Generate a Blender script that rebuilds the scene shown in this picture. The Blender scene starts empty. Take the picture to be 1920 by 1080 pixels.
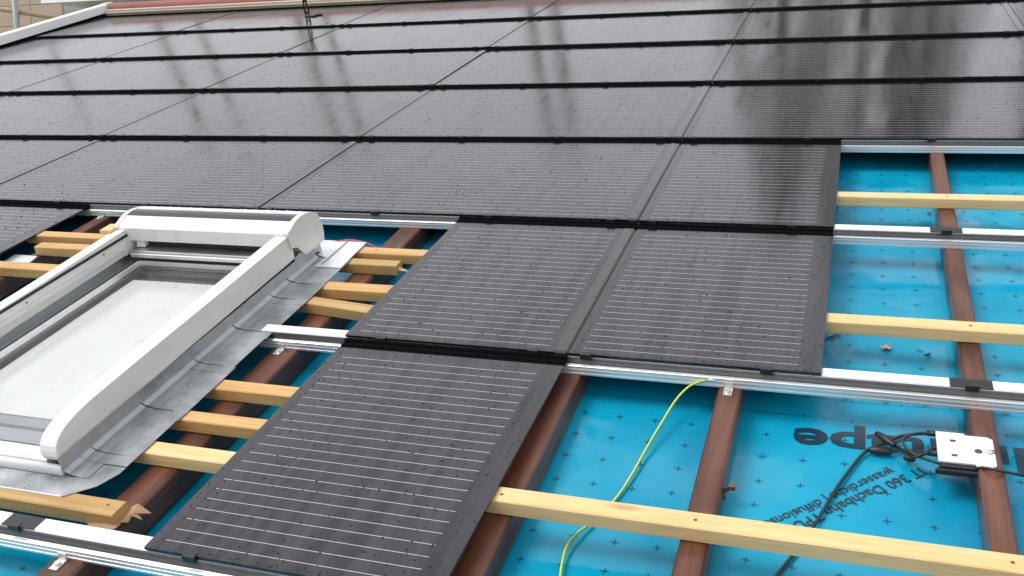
import bpy, math, random
import numpy as np
from mathutils import Matrix, Vector

random.seed(7); rng = np.random.default_rng(11)
scene = bpy.context.scene
COL = scene.collection
PITCH = math.radians(17.0)          # roof pitch
Z0 = 5.0                            # height of the roof origin above the ground
P = 0.714                           # course pitch of the solar roof (m)
W = 1.2                             # full panel width (m)
RM = Matrix.Translation((0, 0, Z0)) @ Matrix.Rotation(PITCH, 4, 'X')   # roof (u along eave, v up slope, w normal) -> world

# ------------------------------------------------------------------ camera
CR = np.array([[0.94332141, 0.31646925, -0.09995964],
               [0.05538099, -0.44707118, -0.89278234],
               [-0.32722724, 0.83664483, -0.4392582]])
CC = np.array([0.53347557, -0.21414844, 1.00633439])
FPX = 0.9313 * 1920
cam = bpy.data.cameras.new('camera')
cam.sensor_width = 36.0; cam.lens = 0.9313 * 36.0
cam.clip_start = 0.05; cam.clip_end = 2000
camo = bpy.data.objects.new('camera', cam); COL.objects.link(camo)
m = Matrix.Identity(4)
for i in range(3):
    m[i][0] = CR[0][i]; m[i][1] = -CR[1][i]; m[i][2] = -CR[2][i]; m[i][3] = CC[i]
camo.matrix_world = RM @ m
scene.camera = camo

# ------------------------------------------------------------------ sky, sun, exposure
SUN_EL, SUN_AZ = math.radians(58), math.radians(242)
world = bpy.data.worlds.new('World'); scene.world = world; world.use_nodes = True
nt = world.node_tree; nt.nodes.clear()
out = nt.nodes.new('ShaderNodeOutputWorld'); bg = nt.nodes.new('ShaderNodeBackground')
sky = nt.nodes.new('ShaderNodeTexSky'); sky.sky_type = 'NISHITA'; sky.sun_disc = False
sky.sun_elevation = SUN_EL; sky.sun_rotation = SUN_AZ; sky.dust_density = 3.0; sky.air_density = 1.0
hsv = nt.nodes.new('ShaderNodeHueSaturation'); hsv.inputs['Saturation'].default_value = 0.12
mixs = nt.nodes.new('ShaderNodeMix'); mixs.data_type = 'RGBA'
mixs.inputs[0].default_value = 0.72
mixs.inputs[7].default_value = (9.3, 9.5, 9.9, 1)      # even cloud deck
nt.links.new(sky.outputs[0], hsv.inputs['Color'])
nt.links.new(hsv.outputs[0], mixs.inputs[6])
nt.links.new(mixs.outputs[2], bg.inputs[0])
bg.inputs[1].default_value = 0.10
nt.links.new(bg.outputs[0], out.inputs[0])
sun = bpy.data.lights.new('sun', 'SUN'); sun.energy = 1.3; sun.angle = math.radians(25); sun.color = (1, .97, .93)
suno = bpy.data.objects.new('sun', sun); COL.objects.link(suno)
sd = Vector((math.sin(SUN_AZ) * math.cos(SUN_EL), math.cos(SUN_AZ) * math.cos(SUN_EL), math.sin(SUN_EL)))
suno.rotation_euler = sd.to_track_quat('Z', 'Y').to_euler(); suno.location = (0, 0, 40)
vs = scene.view_settings
vs.view_transform = 'Standard'; vs.look = 'None'; vs.gamma = 1.0; vs.exposure = 0.45; vs.use_curve_mapping = False

# ------------------------------------------------------------------ helpers
def px(x, y, w=0.0):
    """photo pixel -> (u,v,w) on the roof-parallel plane at height w"""
    d = CR.T @ np.array([(x - 960) / FPX, (y - 540) / FPX, 1.0])
    s = (w - CC[2]) / d[2]; q = CC + s * d
    return (float(q[0]), float(q[1]), w)

BASE = {}
def tag(o, label=None, cat=None, group=None, kind=None):
    if label: o['label'] = label
    if cat: o['category'] = cat
    if group: o['group'] = group
    if kind: o['kind'] = kind
    return o

def place(o, base, roof=True):
    o.matrix_basis = (RM @ Matrix.Translation(base)) if roof else Matrix.Translation(base)
    BASE[o.name] = base

def thing(name, base, label, cat, group=None, roof=True):
    o = bpy.data.objects.new(name, None); COL.objects.link(o); o.empty_display_size = 0.05
    place(o, base, roof)
    return tag(o, label, cat, group)

class MB:
    def __init__(s): s.v = []; s.f = []; s.sm = []
    def add(s, vs_, fs, smooth=False):
        n = len(s.v); s.v += [tuple(q) for q in vs_]
        s.f += [tuple(i + n for i in f) for f in fs]; s.sm += [smooth] * len(fs)
        return s
    def box(s, a, b):
        (x0, y0, z0), (x1, y1, z1) = a, b
        return s.add([(x0,y0,z0),(x1,y0,z0),(x1,y1,z0),(x0,y1,z0),(x0,y0,z1),(x1,y0,z1),(x1,y1,z1),(x0,y1,z1)],
                     [(0,3,2,1),(4,5,6,7),(0,1,5,4),(1,2,6,5),(2,3,7,6),(3,0,4,7)])
    def prism(s, poly, axis, a, b, smooth=False):
        """poly: 2-D outline; axis 'u' -> (v,w) outline, 'v' -> (u,w), 'w' -> (u,v)"""
        def P3(p, t): return (t, p[0], p[1]) if axis == 'u' else (p[0], t, p[1]) if axis == 'v' else (p[0], p[1], t)
        n = len(poly)
        ar = sum(poly[i][0] * poly[(i + 1) % n][1] - poly[(i + 1) % n][0] * poly[i][1] for i in range(n))
        flip = (ar < 0) ^ (axis == 'v')
        if flip: poly = poly[::-1]
        vs_ = [P3(p, a) for p in poly] + [P3(p, b) for p in poly]
        up = b > a
        fs = [tuple(range(n))[::-1] if up else tuple(range(n)), tuple(range(n, 2 * n)) if up else tuple(range(n, 2 * n))[::-1]]
        k = len(s.v); s.add(vs_, fs)
        side = []
        for i in range(n):
            j = (i + 1) % n
            q = (i, j, n + j, n + i); side.append(q if up else q[::-1])
        s.f += [tuple(t + k for t in q) for q in side]; s.sm += [smooth] * n
        return s
    def bar(s, axis, a, b, c0, c1, d0, d1, ch=0.003):
        """chamfered bar along an axis"""
        return s.prism([(c0+ch,d0),(c1-ch,d0),(c1,d0+ch),(c1,d1-ch),(c1-ch,d1),(c0+ch,d1),(c0,d1-ch),(c0,d0+ch)], axis, a, b)
    def tube(s, pts, r, n=8, sub=6, closed_ends=True):
        p = [Vector(q) for q in pts]
        if sub > 1 and len(p) > 2:
            o = []
            for i in range(len(p) - 1):
                p0 = p[max(i-1,0)]; p1 = p[i]; p2 = p[i+1]; p3 = p[min(i+2,len(p)-1)]
                for k in range(sub):
                    t = k / sub
                    o.append(0.5*((2*p1)+(p2-p0)*t+(2*p0-5*p1+4*p2-p3)*t*t+(3*p1-p0-3*p2+p3)*t**3))
            o.append(p[-1]); p = o
        rad = r if callable(r) else (lambda t: r)
        k0 = len(s.v); ref = Vector((0.13, 0.21, 0.97))
        for i, c in enumerate(p):
            t = (p[min(i+1,len(p)-1)] - p[max(i-1,0)]).normalized()
            a = t.cross(ref); a = a.normalized() if a.length > 1e-4 else Vector((1,0,0)); b = t.cross(a)
            rr = rad(i / max(1, len(p)-1))
            for j in range(n):
                an = 2*math.pi*j/n
                s.v.append(tuple(c + a*math.cos(an)*rr + b*math.sin(an)*rr))
        for i in range(len(p)-1):
            for j in range(n):
                j2 = (j+1) % n
                s.f.append((k0+i*n+j, k0+(i+1)*n+j, k0+(i+1)*n+j2, k0+i*n+j2)); s.sm.append(True)
        if closed_ends:
            s.f.append(tuple(k0+j for j in range(n))); s.sm.append(False)
            e = k0+(len(p)-1)*n; s.f.append(tuple(e+j for j in range(n))[::-1]); s.sm.append(False)
        return s
    def mesh(s, name, mat, base=(0,0,0)):
        me = bpy.data.meshes.new(name)
        b = base
        me.from_pydata([(q[0]-b[0], q[1]-b[1], q[2]-b[2]) for q in s.v], [], s.f)
        me.polygons.foreach_set('use_smooth', s.sm)
        if mat: me.materials.append(mat)
        me.update(); return me

def part(name, mb, mat, parent, label=None, kind=None):
    b = BASE[parent.name]
    o = bpy.data.objects.new(name, mb.mesh(name, mat, b)); COL.objects.link(o); o.parent = parent
    BASE[o.name] = b
    return tag(o, label, None, None, kind)

def solo(name, mb, mat, base, label, cat, group=None, roof=True, kind=None):
    o = bpy.data.objects.new(name, mb.mesh(name, mat, base)); COL.objects.link(o); place(o, base, roof)
    return tag(o, label, cat, group, kind)

# ------------------------------------------------------------------ materials
def new_mat(name):
    mt = bpy.data.materials.new(name); mt.use_nodes = True
    n = mt.node_tree.nodes; bsdf = n['Principled BSDF']
    return mt, n, mt.node_tree.links, bsdf
def setp(b, col=None, rough=None, metal=None, ior=None, spec=None):
    if col is not None: b.inputs['Base Color'].default_value = (*col, 1)
    if rough is not None: b.inputs['Roughness'].default_value = rough
    if metal is not None: b.inputs['Metallic'].default_value = metal
    if ior is not None: b.inputs['IOR'].default_value = ior
    if spec is not None: b.inputs['Specular IOR Level'].default_value = spec
def noise(n, l, vec, scale, detail=4, rough=.55):
    t = n.new('ShaderNodeTexNoise'); t.inputs['Scale'].default_value = scale
    t.inputs['Detail'].default_value = detail; t.inputs['Roughness'].default_value = rough
    if vec is not None: l.new(vec, t.inputs['Vector'])
    return t.outputs['Fac']
def mapping(n, l, scale, loc_rand=False, coord='Object'):
    tc = n.new('ShaderNodeTexCoord'); mp = n.new('ShaderNodeMapping'); mp.inputs['Scale'].default_value = scale
    l.new(tc.outputs[coord], mp.inputs['Vector'])
    if loc_rand:
        oi = n.new('ShaderNodeObjectInfo'); mu = n.new('ShaderNodeMath'); mu.operation = 'MULTIPLY'
        mu.inputs[1].default_value = 37.0; l.new(oi.outputs['Random'], mu.inputs[0]); l.new(mu.outputs[0], mp.inputs['Location'])
    return mp.outputs[0]
def ramp(n, l, fac, stops):
    r = n.new('ShaderNodeValToRGB'); e = r.color_ramp.elements
    e[0].position, e[0].color = stops[0][0], (*stops[0][1], 1)
    e[1].position, e[1].color = stops[-1][0], (*stops[-1][1], 1)
    for p_, c in stops[1:-1]:
        x = e.new(p_); x.color = (*c, 1)
    l.new(fac, r.inputs[0]); return r.outputs[0]
def maprange(n, l, fac, a, b, c, d):
    r = n.new('ShaderNodeMapRange'); r.inputs[1].default_value = a; r.inputs[2].default_value = b
    r.inputs[3].default_value = c; r.inputs[4].default_value = d; l.new(fac, r.inputs[0]); return r.outputs[0]
def mth(n, l, op, a, b=None):
    t = n.new('ShaderNodeMath'); t.operation = op
    for i, q in enumerate((a, b)):
        if q is None: continue
        if isinstance(q, (int, float)): t.inputs[i].default_value = q
        else: l.new(q, t.inputs[i])
    return t.outputs[0]
def mixc(n, l, fac, a, b):
    t = n.new('ShaderNodeMix'); t.data_type = 'RGBA'
    for i, q in ((0, fac), (6, a), (7, b)):
        if isinstance(q, tuple): t.inputs[i].default_value = (*q, 1)
        elif isinstance(q, (int, float)): t.inputs[i].default_value = q
        else: l.new(q, t.inputs[i])
    return t.outputs[2]
def bump(n, l, b, h, strength, dist):
    t = n.new('ShaderNodeBump'); t.inputs['Strength'].default_value = strength; t.inputs['Distance'].default_value = dist
    l.new(h, t.inputs['Height']); l.new(t.outputs[0], b.inputs['Normal'])

def simple(name, col, rough, metal=0, var=.12, scale=18, stretch=(1,1,1), bmp=0.0, ior=1.5, spec=None):
    mt, n, l, b = new_mat(name); setp(b, col, rough, metal, ior, spec)
    v = mapping(n, l, stretch, True)
    f = noise(n, l, v, scale)
    l.new(ramp(n, l, f, [(.25, tuple(c*(1-var) for c in col)), (.75, tuple(min(1, c*(1+var)) for c in col))]), b.inputs['Base Color'])
    l.new(maprange(n, l, f, .2, .8, max(0, rough-.06), rough+.06), b.inputs['Roughness'])
    if bmp: bump(n, l, b, noise(n, l, v, scale*6), bmp, .002)
    return mt

def wood(name, light, dark, rough, axis, gloss=.5, wet=0):
    mt, n, l, b = new_mat(name); setp(b, light, rough, 0, 1.45)
    st = (1.2, 26, 26) if axis == 'u' else (26, 1.2, 26)
    v = mapping(n, l, st, True)
    g = noise(n, l, v, 1.6, 6, .65)
    fine = noise(n, l, v, 7, 4, .6)
    blot = noise(n, l, mapping(n, l, (3, 3, 3), True), 1.3, 3)
    big = noise(n, l, mapping(n, l, (1.1, 14, 14) if axis == 'u' else (14, 1.1, 14), True), 1.0, 3)
    c1 = ramp(n, l, g, [(.30, dark), (.5, tuple((a+b_)/2*1.02 for a, b_ in zip(light, dark))), (.70, light)])
    c1 = mixc(n, l, maprange(n, l, big, .46, .62, 0, .55), c1, tuple(x*.80 for x in dark) if wet else tuple((a*.4+b_*.6) for a, b_ in zip(light, dark)))
    c2 = mixc(n, l, maprange(n, l, blot, .50, .68, 0, .75 if wet else .4), c1, tuple(x*.55 for x in dark) if wet else tuple(x*.78 for x in dark))
    c3 = mixc(n, l, maprange(n, l, fine, .52, .75, 0, .45), c2, tuple(x*.5 for x in dark))
    scuff = noise(n, l, mapping(n, l, (9, 40, 40) if axis == 'u' else (40, 9, 40), True), 1.0, 5, .7)
    c3 = mixc(n, l, maprange(n, l, scuff, .66, .76, 0, .5), c3, tuple(min(.9, x*1.5) for x in light))
    # knots
    vo = n.new('ShaderNodeTexVoronoi'); vo.inputs['Scale'].default_value = 1.0
    l.new(mapping(n, l, (2.2, 9, 9) if axis == 'u' else (9, 2.2, 9), True), vo.inputs['Vector'])
    c4 = mixc(n, l, maprange(n, l, vo.outputs['Distance'], .03, .09, .7, 0), c3, tuple(x*.55 for x in dark))
    l.new(c4, b.inputs['Base Color'])
    if wet:
        l.new(maprange(n, l, blot, .3, .7, max(.08, rough-.2), rough+.12), b.inputs['Roughness'])
    bump(n, l, b, mth(n, l, 'ADD', g, fine), .35, .002)
    return mt

M = {}
M['batten'] = wood('pine', (.86, .64, .34), (.72, .45, .18), .55, 'u')
M['batten_mid'] = wood('weathered_pine', (.72, .45, .19), (.52, .28, .09), .5, 'u')
M['batten_old'] = wood('damp_pine', (.60, .40, .17), (.42, .24, .08), .5, 'u')
M['rafter'] = wood('stained_wood', (.185, .075, .044), (.080, .027, .015), .36, 'v', wet=1)
M['alu'] = simple('aluminium', (.82, .82, .82), .36, .7, .05, 6, (.3, 20, 20))
M['cove_shade'] = simple('grey_cove_shade', (.10, .10, .105), .4, .4, .25, 60, (1, 6, 6))  # dark tone imitating the reflection in the rail cove
M['tape'] = simple('white_tape', (.86, .86, .86), .35, 0, .03)
M['black'] = simple('black_profile', (.005, .005, .006), .95, 0, .2, 40, spec=.02)
M['blackplastic'] = simple('black_plastic', (.014, .014, .015), .42, 0, .2, 40, bmp=.1)
M['cable'] = simple('cable_black', (.016, .016, .018), .4, 0, .2, 60)
M['white'] = simple('white_paint', (.78, .78, .77), .3, 0, .07, 7, (3, 1, 1))
M['offwhite'] = simple('offwhite_aluminium', (.66, .67, .63), .36, 0, .10, 7, (2, 1.2, 4), bmp=.04)
M['sash'] = simple('sash_aluminium', (.40, .41, .42), .3, .9, .1, 8)
M['gasket_and_shade'] = simple('rubber_and_gap_shade', (.02, .02, .02), .6)  # real rubber seals, also the painted shade in the hood gaps
M['solar_strip'] = simple('solar_strip_glass', (.02, .02, .022), .12, 0, .2)
M['blind'] = simple('roller_blind', (.78, .77, .76), .8, 0, .05, 3, (5, 1.2, 1))
M['lining'] = simple('shaded_lining', (.10, .11, .095), .7, 0, .2, 6)  # darkened to give the shaded band round the blind
M['clamp'] = simple('steel_clamp', (.74, .73, .72), .3, .8, .08)
M['trim_white'] = simple('white_verge_metal', (.86, .88, .88), .35, 0, .03, 3)
M['beige'] = simple('beige_board', (.52, .46, .36), .6, 0, .12, 5, (1, 20, 20))
M['red'] = simple('red_ridge', (.28, .085, .075), .6, 0, .15, 8)
M['earth_y'] = simple('yellow_green_wire', (.72, .66, .06), .35, 0, .05)
M['pink'] = simple('red_cable', (.62, .05, .10), .35, 0, .08)
M['ink'] = simple('black_ink', (.012, .03, .05), .3, 0, .1)
M['optplate'] = simple('white_metal_plate', (.76, .76, .77), .3, .2, .06)
M['slot'] = simple('dark_slot', (.06, .06, .06), .6)
M['leaf'] = simple('dead_leaf', (.50, .31, .18), .5, 0, .35, 60)
M['leaf_dark'] = simple('dark_leaf', (.07, .045, .03), .5, 0, .35, 60)
M['paper'] = simple('brown_packing', (.40, .24, .12), .65, 0, .25, 30)
M['nail'] = simple('rusty_metal', (.20, .09, .04), .6, .3, .4, 80)
M['cladding'] = simple('tan_cladding', (.42, .34, .25), .7, 0, .1, 2.5, bmp=.1)
M['wall'] = simple('house_render', (.55, .53, .48), .8, 0, .06, 3)
M['tile_roof'] = simple('roof_sheet_dark', (.06, .05, .05), .7, 0, .2, 5)
M['deck'] = simple('deck_board', (.34, .24, .14), .7, 0, .15, 6)
M['steel'] = simple('galvanised_tube', (.30, .31, .31), .4, .7, .1)
M['timberpole'] = simple('timber_ledger', (.36, .27, .17), .6, 0, .15, 10, (8, 1, 1))
M['ground'] = simple('pale_fill_ground', (.30, .28, .25), .9, 0, .3, .8)  # unseen ground, made pale to bounce fill onto the batten fronts
M['foliage'] = simple('dark_foliage', (.10, .12, .085), .6, 0, .5, 1.5)
M['bark'] = simple('tree_bark', (.10, .075, .055), .8, 0, .3, 10)

# zinc flashing: mottled dull metal with pale oxide
def zinc():
    mt, n, l, b = new_mat('zinc_flashing'); setp(b, (.45,.47,.49), .38, .85)
    v = mapping(n, l, (1, 1, 1)); a = noise(n, l, v, 9, 6, .6); c = noise(n, l, v, 45, 5, .7)
    col = ramp(n, l, a, [(.3, (.27,.285,.30)), (.7, (.47,.49,.51))])
    l.new(mixc(n, l, maprange(n, l, c, .62, .8, 0, .5), col, (.78,.80,.82)), b.inputs['Base Color'])
    l.new(maprange(n, l, a, .3, .7, .22, .5), b.inputs['Roughness'])
    bump(n, l, b, noise(n, l, v, 9, 3), .16, .004)
    return mt
M['zinc'] = zinc()
M['headzinc'] = simple('skylit_zinc', (.80,.81,.82), .3, .6, .06, 12)  # same zinc, made paler to carry the bright sky it mirrors

# solar panel surface; object coords: x from the panel's left edge, y up from its lower edge
def panel_mat(width):
    mt, n, l, b = new_mat('wet_solar_glass'); setp(b, (.02,.019,.022), .1, 0, 1.70)
    b.inputs['Specular Tint'].default_value = (1, .95, .985, 1)
    tc = n.new('ShaderNodeTexCoord'); sp = n.new('ShaderNodeSeparateXYZ'); l.new(tc.outputs['Object'], sp.inputs[0])
    x, y = sp.outputs[0], sp.outputs[1]
    ph = mth(n, l, 'DIVIDE', mth(n, l, 'SUBTRACT', y, .024 - .014), .028)
    fr = mth(n, l, 'ABSOLUTE', mth(n, l, 'SUBTRACT', mth(n, l, 'FRACT', ph), .5))
    line = mth(n, l, 'LESS_THAN', fr, .018)
    inx = mth(n, l, 'MULTIPLY', mth(n, l, 'GREATER_THAN', x, .027), mth(n, l, 'LESS_THAN', x, width - .044))
    iny = mth(n, l, 'MULTIPLY', mth(n, l, 'GREATER_THAN', y, .012), mth(n, l, 'LESS_THAN', y, .652))
    cell = mth(n, l, 'MULTIPLY', inx, iny)
    # small wet interruptions of the lines
    gap = mth(n, l, 'LESS_THAN', noise(n, l, mapping(n, l, (60, 60, 1), True), 1.0, 3), .73)
    lm = mth(n, l, 'MULTIPLY', mth(n, l, 'MULTIPLY', line, cell), gap)
    s1 = noise(n, l, mapping(n, l, (34, 1.5, 1), True), 1.0, 5, .6); s2 = noise(n, l, mapping(n, l, (7, .9, 1), True), 1.0, 3, .5)
    streak = mth(n, l, 'ADD', mth(n, l, 'MULTIPLY', s1, .6), mth(n, l, 'MULTIPLY', s2, .4))
    patch = noise(n, l, mapping(n, l, (3, 1.6, 1), True), 1.0, 4, .55)
    col = mixc(n, l, cell, (.008,.008,.010), (.015,.012,.017))
    col = mixc(n, l, maprange(n, l, streak, .4, .75, 0, .5), col, (.016,.015,.019))
    l.new(mixc(n, l, lm, col, (.58,.58,.60)), b.inputs['Base Color'])
    rr = mth(n, l, 'ADD', maprange(n, l, streak, .40, .62, .14, .05), maprange(n, l, patch, .3, .7, 0, .07))
    l.new(rr, b.inputs['Roughness'])
    l.new(maprange(n, l, streak, .47, .60, .56, .33), b.inputs['Specular IOR Level'])
    fine = noise(n, l, mapping(n, l, (190, 90, 1), True), 1.0, 2, .5)
    h = mth(n, l, 'ADD', mth(n, l, 'MULTIPLY', streak, .5), mth(n, l, 'MULTIPLY', fine, .5))
    bump(n, l, b, h, .06, .003)
    return mt
M['panel_full'] = panel_mat(W - .004)
M['panel_L'] = panel_mat(.522)
M['panel_d'] = panel_mat(.503)
M['panel_trim'] = simple('panel_side_profile', (.05,.05,.052), .14, 0, .15, 30, (30, 2, 1))
def drop_mat():
    mt, n, l, b = new_mat('water_drop'); setp(b, (.008,.008,.010), .03, 0, 1.33); return mt
M['drop'] = drop_mat()
def drop2():
    mt, n, l, b = new_mat('water_drop_on_metal'); setp(b, (.55,.57,.58), .05, .5, 1.33); return mt
M['drop_metal'] = drop2()

def membrane_mat():
    mt, n, l, b = new_mat('blue_underlay'); setp(b, (.012,.30,.53), .2, 0, 1.42)
    v = mapping(n, l, (1, 1, 1)); a = noise(n, l, v, 3, 5, .6); c = noise(n, l, v, 160, 3, .6)
    col = ramp(n, l, a, [(.28, (.002,.215,.38)), (.5, (.003,.29,.46)), (.72, (.006,.35,.52))])
    l.new(mixc(n, l, maprange(n, l, c, .5, .8, 0, .25), col, (.015,.40,.57)), b.inputs['Base Color'])
    w1 = noise(n, l, v, 4.2, 4, .55)
    l.new(maprange(n, l, w1, .44, .54, .05, .34), b.inputs['Roughness'])
    l.new(maprange(n, l, w1, .44, .54, .6, .28), b.inputs['Specular IOR Level'])
    bump(n, l, b, mth(n, l, 'ADD', mth(n, l, 'MULTIPLY', c, .25), noise(n, l, v, 16, 3, .5)), .16, .004)
    return mt
M['membrane'] = membrane_mat()

def glass_mat():
    mt = bpy.data.materials.new('window_glass'); mt.use_nodes = True
    n, l = mt.node_tree.nodes, mt.node_tree.links; n.clear()
    o = n.new('ShaderNodeOutputMaterial'); mx = n.new('ShaderNodeMixShader'); tr = n.new('ShaderNodeBsdfTransparent')
    gl = n.new('ShaderNodeBsdfGlossy'); fr = n.new('ShaderNodeFresnel'); fr.inputs[0].default_value = 1.7
    tr.inputs[0].default_value = (.95,.96,.955,1); gl.inputs['Roughness'].default_value = .04
    ge = n.new('ShaderNodeNewGeometry')
    l.new(maprange(n, l, ge.outputs['Backfacing'], 0, 1, 1.55, 1/1.55), fr.inputs[0])
    v = mapping(n, l, (14, 5, 1)); f = noise(n, l, v, 1, 5)
    l.new(maprange(n, l, f, .4, .75, .02, .25), gl.inputs['Roughness'])
    l.new(fr.outputs[0], mx.inputs[0]); l.new(tr.outputs[0], mx.inputs[1]); l.new(gl.outputs[0], mx.inputs[2])
    df = n.new('ShaderNodeBsdfDiffuse'); df.inputs[0].default_value = (.30, .30, .29, 1); m2 = n.new('ShaderNodeMixShader')
    g1 = noise(n, l, mapping(n, l, (70, 22, 1)), 1, 6, .7); g2 = noise(n, l, mapping(n, l, (5, 2.5, 1)), 1, 3)
    gm = mth(n, l, 'MULTIPLY', maprange(n, l, g1, .58, .76, 0, .45), maprange(n, l, g2, .45, .65, .15, 1))
    l.new(gm, m2.inputs[0]); l.new(mx.outputs[0], m2.inputs[1]); l.new(df.outputs[0], m2.inputs[2]); l.new(m2.outputs[0], o.inputs[0])
    return mt
M['glass'] = glass_mat()

# ------------------------------------------------------------------ setting: ground, house body
g = MB().add([(-400,-400,0),(400,-400,0),(400,400,0),(-400,400,0)], [(0,1,2,3)])
go = bpy.data.objects.new('ground', g.mesh('ground', M['ground'])); COL.objects.link(go); go['kind'] = 'structure'

WT = -.043            # top of counter battens
WM = -.103            # underlay level
VR = 5.735            # ridge (v)
ULEFT, URIGHT = -4.9, 2.6
house = thing('house', (ULEFT, 0, -Z0), 'pale rendered house carrying the half finished solar roof', 'house', roof=False)
BASE[house.name] = (0, 0, 0); house.matrix_basis = Matrix.Identity(4)
cp, sp_ = math.cos(PITCH), math.sin(PITCH)
def rw(u, v, w): return (u, v*cp - w*sp_, Z0 + v*sp_ + w*cp)
yr = rw(0, VR, 0)[1]; zr = rw(0, VR, -.14)[2]
y0 = rw(0, .15, 0)[1]; z0 = rw(0, .15, -.14)[2]
y1 = 2*yr - y0
mb = MB().box((ULEFT+.25, y0, 0), (URIGHT-.1, y0+.25, z0-.02)); part('wall', mb, M['wall'], house)
mb = MB().box((ULEFT+.25, y1-.25, 0), (URIGHT-.1, y1, z0-.02)); part('wall', mb, M['wall'], house)
for xa in (ULEFT+.25, URIGHT-.35):
    mb = MB().prism([(y0+.26,0),(y1-.26,0),(y1-.26,z0),(yr,zr-.06),(y0+.26,z0)], 'u', xa, xa+.25); part('gable_wall', mb, M['wall'], house)
def slope(sign):
    a = [rw(0, -.12, -.135), rw(0, -.12, -.112), rw(0, VR, -.112), rw(0, VR, -.135)]
    pts = [(q[1] if sign > 0 else 2*yr - q[1], q[2]) for q in a]
    return MB().prism(pts, 'u', ULEFT, URIGHT)
part('roof_deck', slope(1), M['deck'], house)
mb = MB().prism([(yr+.02, zr+.02),(yr+.02, zr+.1),(2*yr-rw(0,-.12,0)[1], rw(0,-.12,0)[2]),(2*yr-rw(0,-.12,0)[1], rw(0,-.12,0)[2]-.1)], 'u', ULEFT, URIGHT)
part('rear_roof', mb, M['tile_roof'], house)

# ------------------------------------------------------------------ underlay membrane with its print
def mh(u, v):
    fold = abs(math.sin(3.1*u+1.7*v+.9*math.sin(2.3*v)))
    return (.0030*max(0, 1-fold*9) + .0032*math.sin(7.3*u+1.1*v) * math.sin(5.1*v+2*u+.6) + .0016*math.sin(14*v+3*math.sin(4*u)) * math.cos(9*u)
            + .0012*math.sin(23*u+11*v) + .0008*math.sin(38*v-9*u))
U0, U1, V0, V1, ST = -4.8, 2.5, .05, 5.69, .024
nu, nv = int((U1-U0)/ST)+1, int((V1-V0)/ST)+1
vv, ff = [], []
for j in range(nv):
    for i in range(nu):
        u, v = U0+i*ST, V0+j*ST; vv.append((u, v, WM + mh(u, v)))
for j in range(nv-1):
    for i in range(nu-1):
        a = j*nu+i; ff.append((a, a+1, a+nu+1, a+nu))
mem = solo('underlay_membrane', MB().add(vv, ff, True), M['membrane'], (0, V0, WM),
           'glossy bright blue printed underlay sheet beneath the battens and rails', 'membrane')
mb = MB(); e = .0012
def mark(u, v, a, b):   # flat ink rectangle following the sheet
    c = [(u-a, v-b), (u+a, v-b), (u+a, v+b), (u-a, v+b)]
    mb.add([(x, y, WM + mh(x, y) + e) for x, y in c], [(0,1,2,3)])
PT = .0722
for i in range(-34, 30):
    for j in range(-12, 26):
        u, v = .048 + i*PT, 1.287 + j*PT
        if v < .1 or abs(v-1.43) < .03 or (-1.35 < u < -.88 and .9 < v < 1.75): continue
        u += random.uniform(-.001, .001); mark(u, v, .0074, .0007); mark(u, v, .0007, .0074)
part('printed_crosses', mb, M['ink'], mem, kind='stuff')
for vl in (1.43, 1.497):
    mb = MB()
    for i in range(90):
        u = -2.0 + i*.045
        mark(u, vl + .0012*math.sin(u*9), .0225, .0005 if random.random() > .2 else .0003)
        if i % 2: mark(u, vl, .0006, .0055)
    part('printed_lap_line', mb, M['ink'], mem)

def text_part(name, s, size, origin, ang, parent, offset=0.0, fit=None):
    cu = bpy.data.curves.new(name, 'FONT'); cu.body = s; cu.size = size; cu.offset = offset; cu.resolution_u = 3
    to = bpy.data.objects.new(name, cu); COL.objects.link(to)
    me = bpy.data.meshes.new_from_object(to.evaluated_get(bpy.context.evaluated_depsgraph_get()))
    bpy.data.objects.remove(to); bpy.data.curves.remove(cu)
    ca, sa = math.cos(ang), math.sin(ang); b = BASE[parent.name]
    fx = fit/max(v.co.x for v in me.vertices) if fit else 1.0
    for v in me.vertices:
        x, y = v.co.x*fx, v.co.y
        u, w_ = origin[0] + x*ca - y*sa, origin[1] + x*sa + y*ca
        v.co = (u-b[0], w_-b[1], WM + mh(u, w_) + .0014 - b[2])
    me.materials.clear(); me.materials.append(M['ink']); me.name = name
    o = bpy.data.objects.new(name, me); COL.objects.link(o); o.parent = parent
    return o
text_part('printed_lettering', 'Inntape', .106, (.868, 1.387), math.pi, mem, .0030, .409)
text_part('printed_lettering', 'innovation', .030, (1.015, 1.417), math.pi, mem)
da = math.atan2(-.185, -.197)
text_part('printed_lettering', 'IT 360 Dachbahn TPU S', .0315, (.6795, 1.3015), da, mem, .0005)
text_part('printed_lettering', 'wasserdicht | diffusionsoffen', .0285, (.630, 1.291), da, mem, .0003)
q = px(1582, 622, WM); text_part('printed_lettering', '| diffusionsoffen', .0285, q[:2], da, mem, .0003)
q = px(1692, 432, WM); text_part('printed_lettering', 'www.inntape.com', .030, (q[0], q[1]-.008), math.pi, mem)
text_part('printed_lettering', 'Inntape', .106, (-.52, 2.03), math.pi, mem, .0030, .409)

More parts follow.
